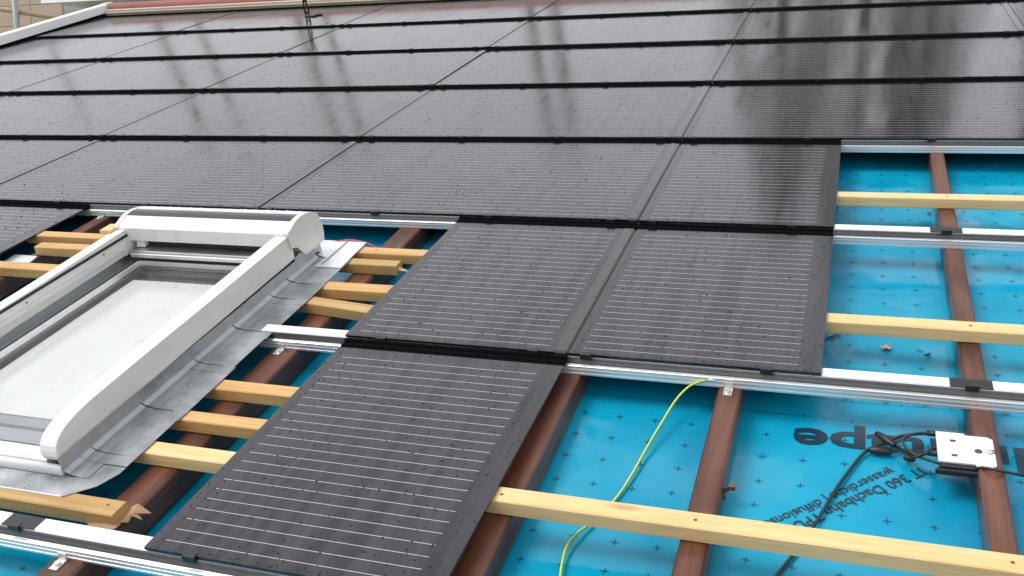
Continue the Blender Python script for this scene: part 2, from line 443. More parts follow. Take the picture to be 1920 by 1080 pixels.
# ------------------------------------------------------------------ counter battens (run up the slope)
def counter(u0, u1, v0, v1, label):
    mb = MB().bar('v', v0, v1, u0, u1, WM+.004, WT, .004)
    return solo('counter_batten', mb, M['rafter'], ((u0+u1)/2, v0, WM+.004), label, 'batten', 'stained counter battens up the slope')
counter(.764, .804, .1, 5.6, 'brown stained counter batten with the white optimizer box screwed on it')
counter(.311, .357, .1, 5.6, 'brown stained counter batten beside the yellow green wire')
counter(-.034, .028, .1, 5.6, 'brown counter batten half hidden by the lowest solar panel')
counter(-.716, -.648, .1, 5.6, 'brown counter batten running beside the skylight flashing under short battens')
counter(-1.832, -1.785, .1, 5.6, 'brown counter batten between skylight and half panel on its far side')
counter(1.27, 1.315, .1, 5.6, 'brown counter batten at the end of the open bays')

# ------------------------------------------------------------------ battens (run along the eave)
BT, BB = -.013, -.0425
def batten(u0, u1, v0, v1, label, mat='batten', rot=0, name='roof_batten'):
    c = ((u0+u1)/2, (v0+v1)/2, BB)
    mb = MB().bar('u', u0, u1, v0, v1, BB, BT, .0022)
    o = solo(name, mb, M[mat], c, label, 'batten', 'pale roof battens')
    if rot: o.matrix_basis = RM @ Matrix.Translation(c) @ Matrix.Rotation(rot, 4, 'Z')
    return o
def screw(o, pts, w=BT):
    for (u, v) in pts:
        b = BASE[o.name]
        mb = MB().tube([(u, v, w-.002), (u, v, w+.0006)], .0030, 10, 1)
        part('screw', mb, M['nail'], o)
o = batten(-.10, 2.5, .957, .996, 'long pale yellow batten crossing the bays from under the lowest panel'); screw(o, [(-.002+.06*0+.01, .975), (.334, .976), (.784, .976)])
o = batten(.44, 2.5, 1.660, 1.700, 'pale yellow batten crossing above the dead leaves'); screw(o, [(.784, 1.68)])
o = batten(.44, 2.5, 2.384, 2.422, 'pale yellow batten in the uppermost open bay'); screw(o, [(.784, 2.403)])
o = batten(-.80, -.46, 1.884, 1.922, 'short pine batten beneath the red cable beside the skylight', 'batten_mid'); screw(o, [(-.68, 1.905)])
o = batten(-.80, -.578, 1.813, 1.848, 'short pine batten with a splintered sawn end beside the skylight', 'batten_old')
part('splinter', MB().add([(-.578,1.822,-.03),(-.578,1.834,-.03),(-.545,1.826,-.034),(-.578,1.828,-.022)], [(0,1,2),(0,2,3),(1,3,2),(0,3,1)]), M['batten'], o)
batten(-.78, -.47, 1.664, 1.706, 'short pine batten ending under the panel just above a skewed one', 'batten_mid')
batten(-.76, -.48, 1.570, 1.608, 'skewed short pine batten lying crooked beside the flashing', 'batten_old', -.13)
batten(-.79, -.47, 1.188, 1.226, 'short pine batten just below the rail stub at the skylight', 'batten_mid')
o = batten(-.79, -.47, 1.070, 1.105, 'short pine batten with a knot beside the skylight flashing', 'batten_mid')
batten(-.79, -.47, .957, .996, 'palest short batten near the lower skylight corner', 'batten')
o = batten(-1.6, -.652, .783, .824, 'damp brown batten carrying the lower edge of the skylight flashing', 'batten_old'); screw(o, [(-.68, .807)])
batten(-1.91, -1.40, 1.893, 1.930, 'pine batten touching the far upper corner of the skylight', 'batten_mid')
batten(-1.80, -1.42, 1.813, 1.850, 'short sawn pine batten below another on the skylight far side', 'batten_mid')
batten(-2.4, -1.40, 1.668, 1.710, 'pine batten in front of the small white box past the skylight', 'batten_mid')

# ------------------------------------------------------------------ mounting rails with clips and clamps
RAILP = [(.032,-.008),(.0,-.008),(-.0006,-.0100),(-.0010,-.0130),(-.0018,-.0162),(-.0032,-.0190),(-.0050,-.0208),(-.0075,-.0220),(-.0122,-.0225),
         (-.0140,-.0233),(-.0140,-.0268),(-.0120,-.0276),(-.0120,-.0294),(-.0150,-.0302),(-.0150,-.0354),(-.0138,-.0362),(-.0138,-.0374),(-.0158,-.0382),
         (-.0158,-.0425),(.030,-.0425),(.030,-.0125),(.032,-.0115)]
clip_mb = MB()
clip_mb.box((-.036, .001, -.0078), (.036, .031, -.0063))                         # plate on the flange
clip_mb.box((-.0115, -.0070, -.0100), (.0115, -.0012, .0016))                    # hook in front of the glass edge
clip_mb.box((-.0115, -.0012, .0004), (.0115, .0045, .0016))                      # lip over the glass
clip_me = clip_mb.mesh('clip', M['blackplastic'])
clamp_mb = MB().prism([(-.046,-.0425),(-.017,-.0425),(-.017,-.028),(-.0205,-.028),(-.0225,-.0395),(-.046,-.0395)], 'u', -.0085, .0085)
clamp_me = clamp_mb.mesh('clamp', M['clamp'])
scr_me = MB().tube([(0,-.033,-.0395),(0,-.033,-.0352)], .0055, 10, 1).mesh('screw', M['clamp'])
LU, DU = -.526, .505
def rail(k, u0, u1, label, clamps=(), clip_skip=()):
    v = k*P; r = thing('mounting_rail', (0, v, WT), label, 'rail', 'aluminium mounting rails across the roof')
    mb = MB().prism([(v+a, b) for a, b in RAILP], 'u', u0, u1)
    part('extrusion', mb, M['alu'], r)
    part('cove_dark_strip', MB().prism([(v-.0002,-.0086),(v-.0012,-.0086),(v-.0022,-.0125),(v-.0036,-.0158),(v-.0062,-.0186),(v-.0072,-.0205),(v-.0050,-.0206),(v-.0032,-.0188),(v-.0018,-.0160),(v-.0010,-.0128)], 'u', u0+.001, u1-.001, True), M['cove_shade'], r)  # added dark strip, stands in for the dark reflection in the cove
    us = sorted(t for t in [j*W + q for j in range(-5, 4) for q in (.038, .402, .766, 1.124, 1.185)] if u0+.02 < t < u1-.02)
    edge = u0 + .004
    for t in us + [u1+.036]:
        a, b = edge, t-.037
        for x0, x1 in {1: ((-9, LU), (.004, 9)), 2: ((-9, LU), (DU, 9)), 3: ((DU, 9),)}.get(k, ()):
            c_, d_ = max(a, x0), min(b, x1)
            if d_ - c_ > .01: part('white_tape', MB().box((c_, v+.003, -.0079), (d_, v+.030, -.0068)), M['tape'], r)
        edge = t+.037
    for t in us:
        o = bpy.data.objects.new('clip', clip_me); COL.objects.link(o); o.parent = r; o.location = (t, 0, -WT)
    for t in clamps:
        o = bpy.data.objects.new('clamp', clamp_me); COL.objects.link(o); o.parent = r; o.location = (t, 0, -WT)
        s = bpy.data.objects.new('screw', scr_me); COL.objects.link(s); s.parent = o
    return r
rail(1, ULEFT+.1, 2.5, 'lowest aluminium rail passing below the skylight', (-.690,))
rail(2, -.752, 2.5, 'aluminium rail that starts at the skylight flashing', (-.690, .332))
rail(3, ULEFT+.1, 2.5, 'aluminium rail running just above the skylight', (-1.81,))
rail(2, ULEFT+.1, -1.52, 'aluminium rail on the far side of the skylight')
rail(4, ULEFT+.1, 2.5, 'aluminium rail along the top of the open bays')
rail(5, ULEFT+.1, 2.5, 'aluminium rail at the third panel joint below the ridge')
rail(6, ULEFT+.1, 2.5, 'aluminium rail at the second panel joint below the ridge')
rail(7, ULEFT+.1, 2.5, 'aluminium rail at the first panel joint below the ridge')

# ------------------------------------------------------------------ solar panels
GL0, GL1 = 0.0, P-.033            # glass lower / upper end
WTOP = -.0125                     # glass top surface at its upper end
def wpl(y): return WTOP*(y-GL0)/(GL1-GL0)

RINGS = [(1.0, 0.0), (.72, .62), (.30, .95)]
def drops_mesh(name, pos, rad, hgt, tail, mat, wfun):
    n = len(pos); K = 7
    an = np.arange(K)*2*np.pi/K
    V = np.zeros((n, 3*K+1, 3))
    for i, (rs, hs) in enumerate(RINGS):
        jit = 1 + rng.uniform(-.18, .18, (n, K)) if i == 0 else 1
        rr = rad[:, None]*rs*jit
        V[:, i*K:(i+1)*K, 0] = pos[:, 0:1] + rr*np.cos(an)
        V[:, i*K:(i+1)*K, 1] = pos[:, 1:2] + rr*np.sin(an)*tail[:, None]
        V[:, i*K:(i+1)*K, 2] = wfun(pos[:, 1])[:, None] + hgt[:, None]*hs
    V[:, 3*K, 0] = pos[:, 0]; V[:, 3*K, 1] = pos[:, 1]; V[:, 3*K, 2] = wfun(pos[:, 1]) + hgt
    V[:, :K, 2] -= .0002
    tri = []
    for i in range(2):
        for j in range(K):
            a, b = i*K+j, i*K+(j+1) % K; c, d = a+K, b+K
            tri += [(a, b, d), (a, d, c)]
    for j in range(K): tri.append((2*K+j, 2*K+(j+1) % K, 3*K))
    T = np.array(tri); F = (T[None] + (np.arange(n)*(3*K+1))[:, None, None]).reshape(-1, 3)
    me = bpy.data.meshes.new(name)
    me.vertices.add(n*(3*K+1)); me.vertices.foreach_set('co', V.reshape(-1))
    me.loops.add(F.size); me.loops.foreach_set('vertex_index', F.reshape(-1).astype(np.int32))
    me.polygons.add(len(F)); me.polygons.foreach_set('loop_start', np.arange(0, F.size, 3, dtype=np.int32))
    me.polygons.foreach_set('use_smooth', np.ones(len(F), bool))
    me.materials.append(mat); me.update(calc_edges=True); me.validate()
    return me

def scatter(w, dens, rmin, rmax, edge):
    n = int(dens*w*GL1)
    cl = rng.uniform(0, 1, (max(6, n//45), 2))*[w, GL1]
    a = rng.uniform(0, 1, (n, 2))*[w, GL1]
    k = n//3
    pick = cl[rng.integers(0, len(cl), k)]
    a[:k] = pick + rng.normal(0, 1, (k, 2))*[.018, .05]
    eb = int(edge*w)
    b = np.stack([rng.uniform(0, w, eb), np.abs(rng.normal(0, .006, eb))+.003], 1)
    a = np.concatenate([a, b])
    a = a[(a[:, 0] > .003) & (a[:, 0] < w-.003) & (a[:, 1] > .002) & (a[:, 1] < GL1-.004)]
    r = rmin + (rmax-rmin)*rng.power(.42, len(a))**1.6
    return a, r

ORD = ['first', 'second', 'third', 'fourth', 'fifth', 'sixth']
CRS = {7: 'top', 6: 'second', 5: 'third', 4: 'fourth', 3: 'fifth'}
_me = {}
def panel(k, u0, u1, label, dens, rmin, rmax, edge=160, trim=True):
    w = u1 - u0; key = round(w, 3)
    base = (u0, k*P, 0.0)
    t = thing('solar_panel', base, label, 'solar panel', 'black solar panels on the roof')
    t.matrix_basis = t.matrix_basis @ Matrix.Rotation(random.uniform(-.0012, .0012), 4, 'X') @ Matrix.Rotation(random.uniform(-.0012, .0012), 4, 'Y')
    if key not in _me:
        gp = [(GL0,-.0056),(GL0+.0012,-.0062),(GL1,WTOP-.006),(GL1,WTOP),(GL0+.0010,0),(GL0,-.0010)]
        mg = MB().prism(gp, 'u', .0011, w-.0011)
        mat = M['panel_full'] if w > 1 else M['panel_L'] if w > .515 else M['panel_d']
        mp = MB().prism([(GL1+.0002,WTOP-.0055),(P-.0016,WTOP-.0055),(P-.0016,-.0063),(P-.009,-.0066),(P-.0105,-.0112),(P-.021,-.0116),(P-.0215,-.0100),(P-.0255,-.0100),(P-.026,-.0120),(GL1+.0002,-.0120)], 'u', .002, w-.002)
        mt_ = MB().prism([(GL0+.003,.0004),(GL1-.002,WTOP+.0003),(GL1-.002,WTOP+.0018),(GL0+.003,.0018)], 'u', w-.0300, w-.0045)
        mk = MB().prism([(GL0+.001,-.0060),(GL0+.0012,-.0075),(GL1,WTOP-.0135),(GL1,WTOP-.0065)], 'u', w-.030, w-.004)
        _me[key] = (mg.mesh('glass', mat), mp.mesh('top_profile', M['black']), mt_.mesh('side_trim', M['panel_trim']))
    for nm, me in list(zip(('glass', 'top_profile', 'side_trim'), _me[key]))[:3 if trim else 2]:
        o = bpy.data.objects.new(nm, me); COL.objects.link(o); o.parent = t
    a, r = scatter(w, dens, rmin, rmax, edge)
    h = r*rng.uniform(.45, .75, len(r)); tail = rng.uniform(.9, 1.35, len(r))
    on_trim = trim * ((a[:, 0] > w-.0300) & (a[:, 0] < w-.0045))
    me = drops_mesh('water_drops', a, r, h + on_trim*.0018, tail, M['drop'], wpl)
    o = bpy.data.objects.new('water_drops', me); COL.objects.link(o); o.parent = t; o['kind'] = 'stuff'
    return t
LU, DU = -.526, .505
panel(1, LU, 0, 'half width solar panel of the lowest course, edged by brown wood', 6200, .0005, .0025, 170, False)
panel(2, LU, 0, 'half width solar panel between the skylight battens and a narrower one', 5600, .0006, .0024, 180)
panel(2, 0, DU, 'half width solar panel ending above the bare rail with yellow wire', 5600, .0006, .0024, 180, False)
panel(2, -2.4, -1.866, 'half width solar panel beside the far side of the skylight', 2200, .0010, .0034, 170, False)
panel(2, -3.6, -2.4, 'full width solar panel next to the half panel past the skylight', 900, .0010, .0028, 150)
panel(2, -4.8, -3.6, 'full width solar panel at the verge in the skylight course', 600, .0010, .0028, 150)
panel(3, 0, DU, 'half width solar panel below the top open rail at the bay corner', 4400, .0007, .0025, 180, False)
dn = {3: 3400, 4: 2500, 5: 1800, 6: 1100, 7: 650}
for k in (3, 4, 5, 6, 7):
    for j in range(-4, 0 if k == 3 else 2):
        n_ = j + 4
        panel(k, j*W, (j+1)*W, f'wet black solar panel, {ORD[n_]} from the white verge in the {CRS[k]} course below the ridge',
              dn[k], .0008, .0025 - .0001*(k-3), 150)

# ------------------------------------------------------------------ skylight
SR, SL = -.833, -1.383
sk = thing('skylight', ((SR+SL)/2, .88, BT), 'white framed roof window with outside roller shutter and zinc flashing', 'skylight')
side = [(1.742,.030),(1.30,.026),(1.08,.020),(.90,.013),(.874,.010),(.868,.020),(.868,.034),(.873,.049),(.885,.061),(.905,.070),(.94,.077),(1.0,.081),(1.126,.084),(1.395,.088),(1.742,.096)]
side = side[:4] + [(.884,.011),(.874,.0125),(.868,.018),(.866,.026),(.867,.036),(.8705,.046),(.877,.054),(.886,.0605),(.898,.0665),(.914,.0715),(.94,.0765),(.97,.0795)] + side[11:]
for u0, u1 in ((SR-.036, SR), (SL, SL+.030)):
    part('side_rail', MB().prism(side, 'u', u0, u1), M['offwhite'], sk)
    part('rail_cap', MB().prism([(q[0]-(.0012 if q[0] < .9 else 0), q[1]+.0012) for q in side[7:]] + [(q[0]+(.002 if q[0] < .9 else 0), q[1]-.002) for q in side[:6:-1]], 'u', u0-.0008, u1+.0008), M['white'], sk)
# curb below the rails
for u0, u1 in ((SR-.030, SR-.004), (SL+.004, SL+.026)):
    part('curb', MB().box((u0, .885, -.012), (u1, 1.88, .0285)), M['sash'], sk)
part('curb', MB().box((SL+.026, 1.80, -.012), (SR-.030, 1.87, .02)), M['sash'], sk)
# head box of the shutter: outline read off the end cap
def pxu(x, y, u):
    d = CR.T @ np.array([(x-960)/FPX, (y-540)/FPX, 1.0]); k = (u-CC[0])/d[0]; q = CC + k*d
    return (float(q[1]), float(q[2]))
def smooth2(p, sub=3):
    o = []; n = len(p)
    for i in range(n):
        p0, p1, p2, p3 = (np.array(p[(i+j-1) % n]) for j in range(4))
        for k in range(sub):
            t = k/sub; o.append(tuple(.5*((2*p1)+(p2-p0)*t+(2*p0-5*p1+4*p2-p3)*t*t+(3*p1-p0-3*p2+p3)*t**3)))
    return o
capx = [(800,490),(845,395),(900,300),(955,235),(1010,190),(1100,150),(1180,138),(1235,158),(1290,262),(1330,385),(1345,520),(1338,562),(1292,606),(1094,764),(1052,768),(1000,722),(940,668),(862,690)]
capp = [pxu(440+x/8, 380+y/8, SR+.006) for x, y in capx]
cen = np.mean(capp, axis=0)
part('end_cap', MB().prism(capp[:1]+smooth2(capp, 3)[1:33]+capp[11:], 'u', SR-.010, SR+.006), M['offwhite'], sk)
part('end_cap', MB().prism(capp[:1]+smooth2(capp, 3)[1:33]+capp[11:], 'u', SL-.004, SL+.010), M['offwhite'], sk)
hb = [tuple(cen + (np.array(q)-cen)*.965) for q in capp]
part('shutter_box', MB().prism(hb[:1]+smooth2(hb, 3)[1:33]+hb[11:], 'u', SL+.0102, SR-.0102), M['white'], sk)
hs = smooth2(hb, 6)
def band(i0, i1, t, nm, mat, lab=None):
    seg = hs[i0:i1]; out_ = [tuple(np.array(q) + (np.array(q)-cen)/np.linalg.norm(np.array(q)-cen)*t) for q in seg]
    part(nm, MB().prism(out_ + [tuple(cen+(np.array(q)-cen)*.99) for q in seg[::-1]], 'u', SL+.0104, SR-.0104), mat, sk, label=lab)
band(14, 27, .0012, 'solar_strip', M['solar_strip'], 'dark grey strip along the top of the shutter box')
band(27, 40, .0022, 'box_rear_cap', M['tape'])
GU0_, GU1_ = -1.304, -.909
# soffit of the box, brackets, shutter end bar
part('box_soffit', MB().box((SL+.032, 1.752, .058), (SR-.038, 1.79, .0655)), M['offwhite'], sk)
part('box_gap_shade', MB().box((SL+.046, 1.753, .0425), (SR-.046, 1.785, .0575)), M['gasket_and_shade'], sk)  # solid dark box standing in for the shade under the hood
part('sash_shadow_gap', MB().box((GU0_-.004, 1.7125, .0142), (GU1_+.004, 1.752, .0275)), M['gasket_and_shade'], sk)  # dark fill painted in for the shaded gap below the end bar
part('bracket', MB().prism([(1.70,.03),(1.75,.03),(1.75,.062),(1.728,.066),(1.70,.058)], 'u', SL+.0305, SL+.034), M['offwhite'], sk)
part('bracket', MB().prism([(1.735,.044),(1.752,.046),(1.752,.060),(1.742,.062)], 'u', SL+.050, SL+.078), M['offwhite'], sk)
eb = part('shutter_end_bar', MB().bar('u', SL+.045, SR-.045, 1.712, 1.752, .028, .042, .003), M['sash'], sk)
part('bar_lip', MB().bar('u', SL+.047, SR-.047, 1.706, 1.7115, .024, .036, .0015), M['alu'], sk)
# guide channels along the inner faces
part('guide_channel', MB().box((SL+.0305, .93, .046), (SL+.0345, 1.70, .058)), M['offwhite'], sk)
part('guide_gasket', MB().box((SL+.0303, .92, .0765), (SL+.0325, 1.735, .0835)), M['gasket_and_shade'], sk)
# sash and glass
GU0, GU1, GV0, GV1, GW = -1.304, -.909, .995, 1.700, .006
for a, b in (((SL+.026, GV0-.02, -.008), (GU0-.006, GV1+.06, .014)), ((GU1+.006, GV0-.02, -.008), (SR-.030, GV1+.06, .014))):
    part('sash', MB().box(a, b), M['sash'], sk)
part('sash', MB().box((GU0-.006, GV1+.004, -.008), (GU1+.006, GV1+.06, .014)), M['sash'], sk)
part('sash_gasket', MB().box((GU0-.006, GV1+.014, .0141), (GU1+.006, GV1+.034, .0165)), M['gasket_and_shade'], sk)
for a, b in (((GU0-.0055, GV0, .004), (GU0-.0005, GV1, .0175)), ((GU1+.0005, GV0, .004), (GU1+.0055, GV1, .0175)), ((GU0-.0055, GV1+.0005, .004), (GU1+.0055, GV1+.004, .0165))):
    part('glazing_bead', MB().box(a, b), M['alu'], sk)
part('glazing_gasket', MB().box((GU0-.0155, GV0, .0142), (GU0-.0066, GV1, .0168)), M['gasket_and_shade'], sk)
part('glass', MB().box((GU0, GV0-.006, GW-.004), (GU1, GV1, GW)), M['glass'], sk)
part('blind', MB().box((GU0+.016, GV0-.006, -.0120), (GU1, GV1-.060, -.0105)), M['blind'], sk)
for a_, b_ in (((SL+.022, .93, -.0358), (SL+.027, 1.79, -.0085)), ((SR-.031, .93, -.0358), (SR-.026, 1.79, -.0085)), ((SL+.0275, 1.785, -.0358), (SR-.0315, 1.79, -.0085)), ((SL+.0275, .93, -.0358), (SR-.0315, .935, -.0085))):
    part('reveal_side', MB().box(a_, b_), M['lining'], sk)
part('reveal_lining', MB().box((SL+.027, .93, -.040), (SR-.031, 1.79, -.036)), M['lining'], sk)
# lower covers
part('bottom_cover', MB().prism([(.905,-.006),(.992,-.006),(.992,.010),(.985,.0125),(.955,.0150),(.935,.0230),(.912,.0225),(.905,.016)], 'u', SL+.032, SR-.038), M['sash'], sk)
part('bottom_cover', MB().prism([(.872,-.011),(.903,-.011),(.903,.015),(.895,.0185),(.880,.0165),(.873,.008)], 'u', SL+.030, SR-.040), M['white'], sk)
part('front_lip', MB().prism([(.858,-.0105),(.8715,-.0105),(.8715,.0050),(.868,.0075),(.8625,.0072),(.859,.003)], 'u', SL+.002, SR+.004, True), M['tape'], sk)
part('guide_foot', MB().bar('v', .915, 1.02, SR-.062, SR-.040, .0155, .024, .003), M['offwhite'], sk)
# flashing
FW0 = -.0122
ap = [(SL-.10,.808),(-.783,.808),(-.738,.846),(-.720,.888),(-.720,.912),(SR+.004,.912),(SR+.004,.8575),(SL-.004,.8575),(SL-.004,.90),(SL-.10,.90)]
fl = part('flashing_apron', MB().prism(ap, 'w', FW0, FW0+.0012), M['zinc'], sk)
part('apron_edge', MB().bar('u', SL-.10, -.785, .8055, .8085, FW0-.003, FW0+.0024, .0006), M['alu'], sk)
vb = [.862, .906, 1.060, 1.24, 1.395, 1.56, 1.645, 1.80]
for i in range(len(vb)-1):
    a, b = vb[i], vb[i+1] + .03
    dz = .0009*(i % 2) + .0016
    for s in (1, -1):
        e0 = (SR if s > 0 else SL)
        outer = (.113 + .002*(i % 3) if i else .062) * s
        up = .022
        L = [(e0+outer, FW0+dz), (e0+.040*s, FW0+dz), (e0+.018*s, FW0+dz+.004), (e0+.008*s, FW0+dz+.010), (e0+.0025*s, up+dz)]
        poly = L + [(q[0]+(0 if n_ == 0 else .0006*s), q[1]+.0011) for n_, q in reversed(list(enumerate(L)))]
        part('flashing_soaker', MB().prism(poly, 'v', a+.0006*i, b), M['zinc'], sk)
        # raised lap edge
        part('soaker_lap', MB().prism([(e0+.006*s, FW0+dz+.012),(e0+.018*s, FW0+dz+.0056),(e0+.04*s, FW0+dz+.0018),(e0+.085*s, FW0+dz+.0016),(e0+.085*s, FW0+dz+.0024),(e0+.04*s, FW0+dz+.0030),(e0+.018*s, FW0+dz+.0076),(e0+.006*s, FW0+dz+.0145)], 'v', b-.0003, b+.0004), M['gasket_and_shade'], sk)
hf = [(SL-.11,1.775),(SL-.11,1.955),(-.727,1.940),(-.722,1.775),(SR+.004,1.775),(SR+.004,1.865),(SL-.004,1.865),(SL-.004,1.775)]
part('head_flashing', MB().prism(hf, 'w', FW0+.0032, FW0+.0044), M['headzinc'], sk)
part('head_flashing_fold', MB().bar('v', 1.79, 1.945, SR+.046, SR+.049, FW0+.0042, FW0+.0075, .0006), M['zinc'], sk)
part('corner_plate', MB().prism([(1.735,-.008),(1.80,-.008),(1.795,.026),(1.76,.036),(1.735,.030)], 'u', SR+.0005, SR+.004), M['zinc'], sk)
for vv_ in (1.02, 1.30, 1.58):
    part('screw', MB().tube([(SR-.0002, vv_, .030+.012*(vv_-1)), (SR+.0012, vv_, .030+.012*(vv_-1))], .0028, 10, 1), M['clamp'], sk)
    part('screw', MB().tube([(SL+.0298, vv_+.05, .066), (SL+.0310, vv_+.05, .066)], .0026, 10, 1), M['slot'], sk)
# rain on the glass
n_ = 900; b_ = BASE[sk.name]
pu = rng.uniform(GU0+.004, GU1-.004, n_); pv = rng.uniform(GV0, GV1-.006, n_); rr = rng.uniform(.0005, .0019, n_)
mw, nn_, ll_, bb_ = new_mat('water_drop_on_glass'); setp(bb_, (.9,.9,.9), .0, 0, 1.33); bb_.inputs['Transmission Weight'].default_value = 1.0
me = drops_mesh('water_drops', np.stack([pu-b_[0], pv-b_[1]], 1), rr, rr*.55, np.ones(n_), mw, lambda y: np.full(len(y), GW+.0003-b_[2]))
o = bpy.data.objects.new('water_drops', me); COL.objects.link(o); o.parent = sk; o['kind'] = 'stuff'
# rain on the flashing
n_ = 170
pu = np.concatenate([rng.uniform(SR+.03, SR+.108, n_//2), rng.uniform(SL-.02, SR+.05, n_//2)])
pv = np.concatenate([rng.uniform(.87, 1.72, n_//2), rng.uniform(.815, .852, n_//2)])
rr = rng.uniform(.0006, .0017, n_); b_ = BASE[sk.name]
me = drops_mesh('water_drops', np.stack([pu-b_[0], pv-b_[1]], 1), rr, rr*.5, np.ones(n_), M['drop_metal'], lambda y: np.full(len(y), FW0+.0032-b_[2]))
o = bpy.data.objects.new('water_drops', me); COL.objects.link(o); o.parent = sk; o['kind'] = 'stuff'
TOPI = 33; TOPV, TOPW = hs[TOPI][0], hs[TOPI][1]+.0012
# drops standing on the box and the glass
n_ = 260
pu = rng.uniform(SL+.02, SR-.02, n_); pv = rng.uniform(TOPV-.004, TOPV+.004, n_); rr = rng.uniform(.0012, .0026, n_)
me = drops_mesh('water_drops', np.stack([pu-b_[0], pv-b_[1]], 1), rr, rr*.8, np.ones(n_), M['drop_metal'], lambda y: np.full(len(y), TOPW-b_[2]))
o = bpy.data.objects.new('water_drops', me); COL.objects.link(o); o.parent = sk; o['kind'] = 'stuff'
# small wedge on the far rail
solo('wooden_wedge', MB().bar('v', 1.70, 1.745, SL-.030, SL+.004, .0965, .106, .002), M['batten'], (SL-.012, 1.72, .0965), 'small pale wooden block lying on the skylight rail by the shutter box', 'block')

# ------------------------------------------------------------------ packing under the lower batten end
t = thing('packing_paper', (-.66, .79, WT), 'crumpled torn brown packing sticking out under the damp batten end', 'packing')
def crumple(pts, seed):
    r2 = random.Random(seed); vs_ = []; n = len(pts)
    for (u, v, w) in pts: vs_.append((u, v, w))
    c = tuple(sum(q[i] for q in pts)/n for i in range(3)); vs_.append((c[0], c[1], c[2]+.004))
    lo = [(q[0], q[1], q[2]-.002) for q in vs_]
    return MB().add(vs_ + lo, [(i, (i+1) % n, n) for i in range(n)] + [((i+1) % n+n+1, i+n+1, 2*n+1) for i in range(n)] + [(i, i+n+1, (i+1) % n+n+1, (i+1) % n) for i in range(n)])
part('torn_sheet', crumple([(-.72,.786,-.041),(-.705,.774,-.036),(-.675,.772,-.041),(-.650,.776,-.037),(-.645,.79,-.034),(-.66,.80,-.036),(-.70,.80,-.040)], 1), M['paper'], t)
part('torn_sheet', crumple([(-.652,.796,-.034),(-.644,.789,-.030),(-.636,.797,-.036),(-.633,.806,-.028),(-.618,.812,-.040),(-.634,.819,-.031),(-.612,.830,-.039),(-.636,.831,-.022),(-.652,.822,-.028)], 2), M['paper'], t)

# ------------------------------------------------------------------ optimizer with its leads
WO = -.0395
c0, c1, c2, c3 = (px(*q, WO) for q in ((1754,807),(1759,861),(1872,883),(1860,823)))
ou0, ou1, ov0, ov1 = (c0[0]+c1[0])/2, (c2[0]+c3[0])/2, (c1[1]+c2[1])/2, (c0[1]+c3[1])/2
opt = thing('power_optimizer', (ou0+.04, ov0, WO), 'white metal optimizer box with black leads screwed to a counter batten', 'optimizer')
um = ou0 + .058
pl_ = [(ou0,ov0+.004),(um,ov0+.004),(um,ov0),(ou1-.006,ov0),(ou1,ov0+.006),(ou1,ov1-.008),(ou1-.008,ov1-.002),(um-.012,ov1-.002),(um-.012,ov1+.003),(ou0,ov1+.003)]
op = part('plate', MB().prism(pl_, 'w', WO-.003, WO), M['optplate'], opt)
part('housing', MB().bar('v', ov0-.006, ov1+.004, ou0+.002, .7625, WO-.021, WO-.0034, .003), M['blackplastic'], opt)
part('cable_holder', MB().bar('u', ou0-.004, um+.002, ov0-.012, ov0-.0065, WO-.018, WO-.006, .002), M['blackplastic'], opt)
part('hole', MB().tube([(um+.007, (ov0+ov1)/2-.002, WO-.001), (um+.007, (ov0+ov1)/2-.002, WO+.0006)], .0062, 14, 1), M['slot'], op)
part('slot', MB().box((um+.020, (ov0+ov1)/2-.004, WO-.001), (ou1+.0004, (ov0+ov1)/2-.0005, WO+.0006)), M['slot'], op)
part('slot', MB().box((ou1-.012, (ov0+ov1)/2+.002, WO-.001), (ou1+.0004, (ov0+ov1)/2+.0055, WO+.0006)), M['slot'], op)
part('screw', MB().tube([(ou1-.009, (ov0+ov1)/2-.004, WO), (ou1-.009, (ov0+ov1)/2-.004, WO+.003)], .0055, 10, 1), M['clamp'], op)
for vv_ in (ov0+.024, ov1-.022): part('label_window', MB().box((ou0+.022, vv_-.003, WO-.001), (ou0+.031, vv_+.003, WO+.0005)), M['slot'], op)
def pts(*a): return [px(x, y, w) for x, y, w in a]
part('lead', MB().tube(pts((1760,815,-.055),(1735,813,-.058),(1715,814,-.062),(1690,817,-.07),(1668,826,-.082),(1650,833,-.088),(1633,843,-.09)), .0030), M['cable'], opt)
part('lead', MB().tube(pts((1760,815,-.055),(1725,812,-.055),(1700,818,-.06),(1692,826,-.065),(1700,840,-.07),(1720,855,-.072),(1760,868,-.066),(1800,873,-.06),(1850,878,-.038),(1880,884,-.038),(1920,892,-.07),(1990,905,-.09)), .0027), M['cable'], opt)
part('lead', MB().tube(pts((1762,852,-.055),(1738,850,-.06),(1715,855,-.075),(1690,842,-.085),(1672,832,-.088),(1655,824,-.088)), .0028), M['cable'], opt)
part('lead', MB().tube(pts((1760,838,-.055),(1740,846,-.06),(1720,856,-.07),(1700,860,-.082)), .0026), M['cable'], opt)
def conn(a, b, w, r):
    A, B = Vector(px(*a, w)), Vector(px(*b, w))
    part('connector', MB().tube([A.lerp(B, f) for f in (0, .12, .3, .34, .6, .66, .9, 1)], lambda t: r*(.7+.5*math.sin(math.pi*min(1, t*1.02))) , 10, 1), M['blackplastic'], opt)
conn((1643,812), (1678,836), -.080, .0060); conn((1628,843), (1672,848), -.092, .0065); conn((1694,857), (1716,861), -.090, .0058)
part('lead', MB().tube(pts((1628,843,-.094),(1612,858,-.096),(1590,886,-.097),(1567,918,-.097),(1548,950,-.097),(1527,985,-.097),(1505,1015,-.097),(1485,1043,-.097),(1462,1072,-.097),(1440,1105,-.097)), .0032), M['cable'], opt)
part('cable_gland', MB().tube(pts((1764,814,-.053),(1738,812,-.057)), .0052, 10, 1), M['blackplastic'], opt)
